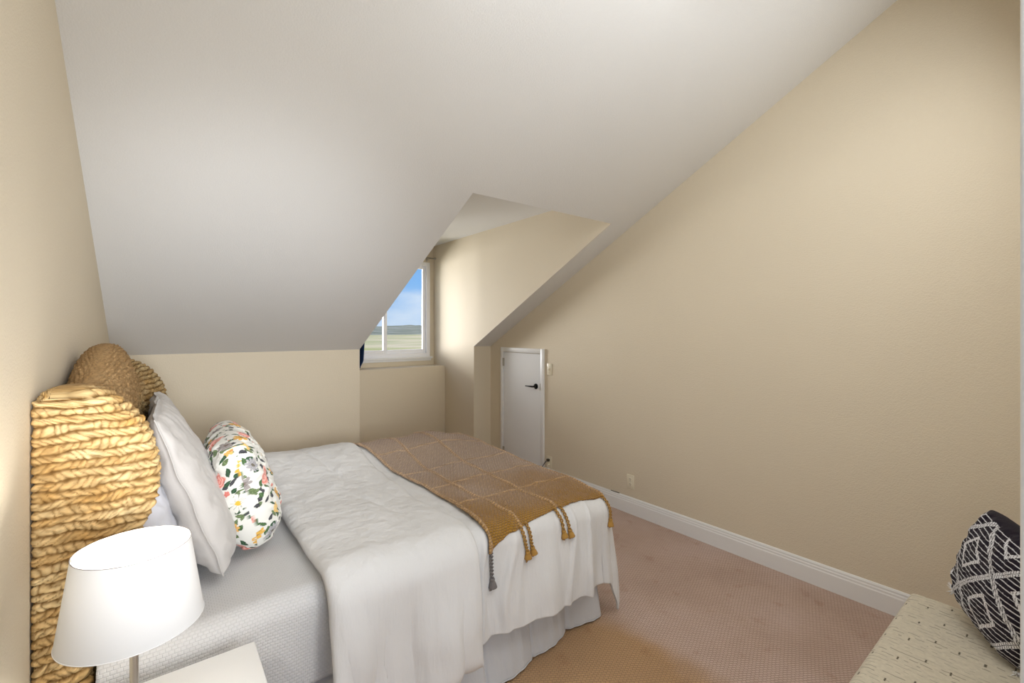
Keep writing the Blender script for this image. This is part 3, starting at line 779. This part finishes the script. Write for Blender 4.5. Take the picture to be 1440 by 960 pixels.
# ------------------------------------------------------------------ nightstand and lamp
ns_ = thing('nightstand', 'plain white nightstand between the bed and the left wall carrying the lamp', 'nightstand', (0, 1.3, 0))
NX0, NX1, NY0, NY1, NZ = -.235, .231, 1.08, 1.535, .60
MB().box(NX0, NX1, NY0, NY1, NZ - .022, NZ).build('table_top', M['lacquer'], ns_, bevel=.003)
b = MB(); b.box(NX0 + .01, NX0 + .028, NY0 + .015, NY1 - .01, .16, NZ - .022); b.box(NX1 - .028, NX1 - .01, NY0 + .015, NY1 - .01, .16, NZ - .022)
b.box(NX0 + .028, NX1 - .028, NY1 - .022, NY1 - .01, .16, NZ - .022); b.box(NX0 + .028, NX1 - .028, NY0 + .03, NY1 - .022, .16, .178)
b.build('cabinet_body', M['lacquer'], ns_, bevel=.002)
for k in (0, 1):
    z0 = .185 + k * .197
    dr = MB().box(NX0 + .031, NX1 - .031, NY0 + .012, NY0 + .03, z0, z0 + .19).build('drawer', M['lacquer'], ns_, bevel=.002)
    MB().lathe([(0, 0), (.012, .001), (.013, .006), (.006, .012), (.006, .02)], (0, 0, 0), 20).build('knob', M['nickel'], dr, smooth=True)
    kn = dr.children[0]; kn.rotation_euler = (-PI / 2, 0, 0); kn.location = (0, NY0 - .008, z0 + .095)
for x_ in (NX0 + .03, NX1 - .03):
    for y_ in (NY0 + .035, NY1 - .03):
        MB().tube([(x_, y_, 0), (x_, y_, .16)], [.010, .015], 16).build('leg', M['lacquer'], ns_)
rebase(ns_)
LX, LY = -.0364, 1.2606
lp = thing('table_lamp', 'lit table lamp with white tapered shade and slim nickel stem on the nightstand', 'lamp', (LX, LY, NZ))
MB().lathe([(0, 0), (.07, 0), (.072, .004), (.070, .010), (.02, .016), (.008, .02), (0, .02)], (LX, LY, NZ), 48).build('lamp_base', M['nickel'], lp, smooth=True, auto=True)
MB().tube([(LX, LY, NZ + .018), (LX, LY, .93)], .0078, 20).build('lamp_stem', M['nickel'], lp, smooth=True, auto=True)
MB().tube([(LX, LY, .93), (LX, LY, .935), (LX, LY, .965)], [.012, .017, .016], 20).build('bulb_socket', M['lacquer'], lp, smooth=True, auto=True)
prof = [(.0, .046)] + [(.029 * math.cos(a), .036 * math.sin(a) + .010) for a in np.linspace(1.5, -1.0, 14)] + [(.013, -.030)]
MB().lathe(prof, (LX, LY, .987), 32).build('light_bulb', M['bulb'], lp, smooth=True)
prof = [(.1233, .8954), (.0992, 1.0622)]
MB().lathe([(r_, z_) for r_, z_ in zip(np.linspace(.1233, .0992, 8), np.linspace(.8954, 1.0622, 8))], (LX, LY, 0), 96).build('lamp_shade', M['shade'], lp, smooth=True)
M['rimgrey'] = nm('shade_rim', (.30, .28, .27), .6)
def ring(r_, z_, t_, mat):
    b = MB(); pts = [(LX + r_ * math.cos(a), LY + r_ * math.sin(a), z_) for a in np.linspace(0, 2 * PI, 97)]
    return b.tube(pts, t_, 8, cap=False).build('shade_ring', mat, lp, smooth=True)
ring(.0992, 1.0622, .0010, M['rimgrey']); ring(.1233, .8954, .0010, M['lacquer'])
b = MB()
for k in range(3):
    a = k * 2 * PI / 3 + .95
    b.tube([(LX + .016 * math.cos(a), LY + .016 * math.sin(a), .962), (LX + .09 * math.cos(a), LY + .09 * math.sin(a), .966), (LX + .0985 * math.cos(a), LY + .0985 * math.sin(a), 1.058)], .0014, 6)
b.build('shade_carrier', M['nickel'], lp)
rebase(lp)

# ------------------------------------------------------------------ bench and cushion
bn = thing('bench', 'long low bench with beige tweed seat against the wall beside the doorway', 'bench', (1.8, .27, 0))
BX0, BX1, BY0, BY1, BZ = 1.10, 2.43, .045, .463, .462
nx, ny = 760, 300
def rb(n_, lo_, hi_, r_):
    t = np.linspace(0, 1, n_); return lo_ + (hi_ - lo_) * t
gx, gy = np.meshgrid(np.linspace(-1, 1, nx), np.linspace(-1, 1, ny), indexing='ij')
hx, hy = (BX1 - BX0) / 2, (BY1 - BY0) / 2; hz = .12; rd = .035
# unrolled sheet: top plus sides, rounded
ux = gx * (hx + hz); uy = gy * (hy + hz)
def unroll(u, hh):
    s_ = np.sign(u); a = np.abs(u); fl_ = hh - rd; e = np.maximum(0, a - fl_); ar = rd * PI / 2; k = np.minimum(e, ar) / rd
    return s_ * (np.minimum(a, fl_) + rd * np.sin(k)), rd * (1 - np.cos(k)) + np.maximum(0, e - ar)
Xb, dxb = unroll(ux, hx); Yb, dyb = unroll(uy, hy)
dr_ = np.minimum(np.hypot(np.minimum(dxb, rd), np.minimum(dyb, rd)), rd * 1.0) + np.maximum(0, np.maximum(dxb, dyb) - rd)
dr_ = np.minimum(dr_, hz)
Zb = BZ - dr_ + .006 * (1 - gx ** 4) * (1 - gy ** 4) + .0012 * vnoise(ux * 60, uy * 60, 71, 2)
ctw = np.ones(ux.shape + (3,)) * np.array([.60, .545, .43])
ctw *= (.92 + .13 * (.5 + .5 * vnoise(ux * 150, uy * 150, 72, 2)))[..., None]
rowi = np.floor(ux / .021); off_ = np.sin(rowi * 12.9898) * 4.3
ln = np.abs(ux / .021 - rowi - .5) < .07
dash = ln & (vnoise(uy * 70 + off_ * 9, rowi * 3.3, 73, 1) > .05)
ctw[dash] *= .55
rowj = np.floor(uy / .030); offj = np.sin(rowj * 7.7)
bold = (np.abs(uy / .030 - rowj - .5) < .08) & (np.mod(ux / .145 + offj * 3, 1) < .13 + .08 * np.sin(rowj * 3.1)) & (np.mod(rowj, 2) == 0)
ctw[bold] = np.array([.10, .085, .06])
st_ = mesh_obj('seat_cushion', np.stack([Xb + (BX0 + BX1) / 2, Yb + (BY0 + BY1) / 2, Zb], -1).reshape(-1, 3), gridF(nx, ny), M['tweed'], bn, col=ctw.reshape(-1, 3))
MB().box(BX0 + .01, BX1 - .01, BY0 + .01, BY1 - .01, BZ - .155, BZ - .112).build('bench_frame', M['lacquer'], bn, bevel=.004)
for x_ in (BX0 + .06, BX1 - .06):
    for y_ in (BY0 + .05, BY1 - .05):
        MB().tube([(x_, y_, 0), (x_, y_, BZ - .155)], [.013, .02], 16).build('leg', M['lacquer'], bn)
rebase(bn)
def lattice(x, y):
    sh = x.shape; col = np.ones(sh + (3,)) * np.array([.016, .012, .020])
    if np.nanmax(x) > .6: x = x - 1.37; y = y - .71
    W = np.array([.72, .72, .74])
    st_ = (np.abs(np.mod(y / .0165, 1) - .5) < .085) & (y < .176)
    col[st_] = W * .9
    per = .26; 
    a = (x + y * .95) / per + .08; b_ = (x - y * .95) / per + .42
    fa = np.abs(np.mod(a, 1) - .5); fb = np.abs(np.mod(b_, 1) - .5)
    d1 = np.minimum(fa, fb) * per
    clear = (d1 < .013); braid = (np.mod((x * 1.0 + y * .35) / .0075, 1) < .72) | (np.abs(d1 - .0065) > .0045)
    band = (d1 < .0115) & (np.abs(d1) > .0012)
    col[clear & (y < .180)] = (.016, .012, .020); col[band & braid & (y < .180)] = W
    i1 = np.abs(np.maximum(np.abs(np.mod(a, 1) - 0) * 0 + np.abs(np.mod(a + .5, 1) - .5), np.abs(np.mod(b_ + .5, 1) - .5)) - .22) * per
    inner = (i1 < .007) & (np.mod((x + .3 * y) / .008, 1) < .8) & (y < .176)
    col[inner] = W
    return col
B0 = Vector((2.35, .320, .530)); B1 = Vector((2.06, .150, .470))
ax = (B0 - B1).normalized(); up = Vector((-.09, -.145, .38)); up = (up - ax * up.dot(ax)).normalized(); nrmv = ax.cross(up) * -1
Mx = Matrix((( ax.x, up.x, nrmv.x), (ax.y, up.y, nrmv.y), (ax.z, up.z, nrmv.z))).to_4x4()
if nrmv.y < 0: nrmv = -nrmv
Mx = Matrix(((-ax.x, up.x, nrmv.x), (-ax.y, up.y, nrmv.y), (-ax.z, up.z, nrmv.z))).to_4x4()
ctr = (B0 + B1) / 2 + up * .19 + Vector((.03, -.003, -.004))
cp = pillow('patterned_cushion', .37, .38, .16, ctr, 0, 0, M['blackwhite'], 300, pinch=.02, seed=80, colf=lattice, m_=Mx, wr=.6, roundc=.08)
tag(cp, 'black cushion with white stripes, woven diamonds and corner tassels on the bench', 'cushion')
def pom(c, dirv, seed):
    rg = random.Random(seed); b = MB(); c = Vector(c); dirv = Vector(dirv).normalized()
    for k in range(46):
        v_ = (dirv + Vector((rg.uniform(-1, 1), rg.uniform(-1, 1), rg.uniform(-1, 1))) * .75).normalized()
        b.tube([c, c + v_ * .018, c + v_ * rg.uniform(.026, .036) + Vector((0, 0, -.004))], [.0022, .002, .0008], 5)
    return b
for q_ in ((-1, -1), (1, -1), (1, 1), (-1, 1)):
    if q_ == (-1, 1): continue
    pos = Vector((q_[0] * .180, q_[1] * .183, 0)); dr = Vector((q_[0], q_[1] * .3, 0))
    t_ = pom(pos, dr, 5 + q_[0] * 2 + q_[1]).build('corner_tassel', M['whiteyarn'], cp, smooth=True)

# ------------------------------------------------------------------ world: blue sky with thin cloud
wd_ = bpy.data.worlds.new('World'); SC.world = wd_; wd_.use_nodes = True
nt = wd_.node_tree; bg = nt.nodes['Background']
tc = nt.nodes.new('ShaderNodeTexCoord'); sp = nt.nodes.new('ShaderNodeSeparateXYZ'); nt.links.new(tc.outputs['Generated'], sp.inputs[0])
rp = nt.nodes.new('ShaderNodeValToRGB'); e = rp.color_ramp.elements
e[0].position = 0; e[0].color = (.50, .68, .90, 1); e[1].position = .35; e[1].color = (.085, .29, .80, 1)
x_ = e.new(.10); x_.color = (.22, .50, .92, 1)
nt.links.new(sp.outputs['Z'], rp.inputs['Fac'])
mp = nt.nodes.new('ShaderNodeMapping'); mp.inputs['Scale'].default_value = (1, 1, 3.2); nt.links.new(tc.outputs['Generated'], mp.inputs[0])
nz = nt.nodes.new('ShaderNodeTexNoise'); nz.inputs['Scale'].default_value = 5.5; nz.inputs['Detail'].default_value = 6; nt.links.new(mp.outputs[0], nz.inputs['Vector'])
r2_ = nt.nodes.new('ShaderNodeValToRGB'); r2_.color_ramp.elements[0].position = .45; r2_.color_ramp.elements[1].position = .72; nt.links.new(nz.outputs['Fac'], r2_.inputs['Fac'])
mu = nt.nodes.new('ShaderNodeMath'); mu.operation = 'MULTIPLY'; mu.inputs[1].default_value = .7; nt.links.new(r2_.outputs['Color'], mu.inputs[0])
mx = nt.nodes.new('ShaderNodeMix'); mx.data_type = 'RGBA'; nt.links.new(mu.outputs[0], mx.inputs[0]); nt.links.new(rp.outputs['Color'], mx.inputs[6]); mx.inputs[7].default_value = (.75, .85, .97, 1)
nt.links.new(mx.outputs[2], bg.inputs['Color']); bg.inputs['Strength'].default_value = 1.0

# ------------------------------------------------------------------ lights
def area(name, loc, target, sx, sy, power, col=(1, 1, 1)):
    l = bpy.data.lights.new(name, 'AREA'); l.shape = 'RECTANGLE'; l.size = sx; l.size_y = sy; l.energy = power; l.color = col
    o = bpy.data.objects.new(name, l); link(o); o.location = loc
    o.rotation_euler = (Vector(target) - Vector(loc)).to_track_quat('-Z', 'Y').to_euler(); return o
area('room_fill', (1.5, .06, 2.35), (1.6, 3.6, 1.0), 2.4, 1.3, 33, (.93, .965, 1))  # added unseen panel high on the front wall to light the room
area('overhead_fill', (1.45, .95, 2.92), (2.1, 1.3, 0), 1.5, .9, 9, (.93, .96, 1))  # added fill above the frame for the lower right corner, no fixture there
area('front_wall_fill', (.80, .045, 1.05), (.75, 3, 1.45), .38, .95, 11, (.94, .97, 1))  # added fill low on the front wall, lifts the far ceiling
area('dormer_fill', (1.55, 7.7, 1.60), (2.7, 4.0, 2.25), 1.3, 1.2, 240, (1, .99, .97))  # added panel outside the window, brightens the dormer cheek and ceiling
l = bpy.data.lights.new('ceiling_fill_spot', 'SPOT'); l.energy = 320; l.spot_size = math.radians(50); l.spot_blend = 1; l.shadow_soft_size = .25; l.color = (.95, .97, 1)
o = bpy.data.objects.new('ceiling_fill_spot', l); link(o); o.location = (.12, -.35, 1.45); o.rotation_euler = (Vector((.50, 4.0, 1.50)) - Vector(o.location)).to_track_quat('-Z', 'Y').to_euler()  # added spot behind the camera to brighten the lower left ceiling
def sun(name, d, strength, ang, col):
    l = bpy.data.lights.new(name, 'SUN'); l.energy = strength; l.angle = math.radians(ang); l.color = col
    o = bpy.data.objects.new(name, l); link(o); o.location = (0, 8, 12); o.rotation_euler = Vector(d).to_track_quat('-Z', 'Y').to_euler(); return o
sun('cheek_fill_sun', (.85, -1.0, -.22), 2.0, 50, (1, .98, .95))  # broad sun lamp added to brighten the right dormer cheek
sun('field_sun', (.2, .6, -1), 2.6, 5, (1, .98, .92))

# ------------------------------------------------------------------ camera
cam = bpy.data.cameras.new('camera'); co = bpy.data.objects.new('camera', cam); link(co)
cam.sensor_width = 36; cam.lens = 16; cam.shift_y = -15 / 1440; cam.clip_start = .01; cam.clip_end = 10000
co.location = (0, 0, 1.52); co.rotation_euler = (PI / 2, 0, -math.radians(38.05))
SC.camera = co
SC.view_settings.view_transform = 'Standard'; SC.view_settings.look = 'None'
SC.cycles.max_bounces = 10; SC.cycles.diffuse_bounces = 6; SC.cycles.use_denoising = True; SC.cycles.sample_clamp_indirect = 6
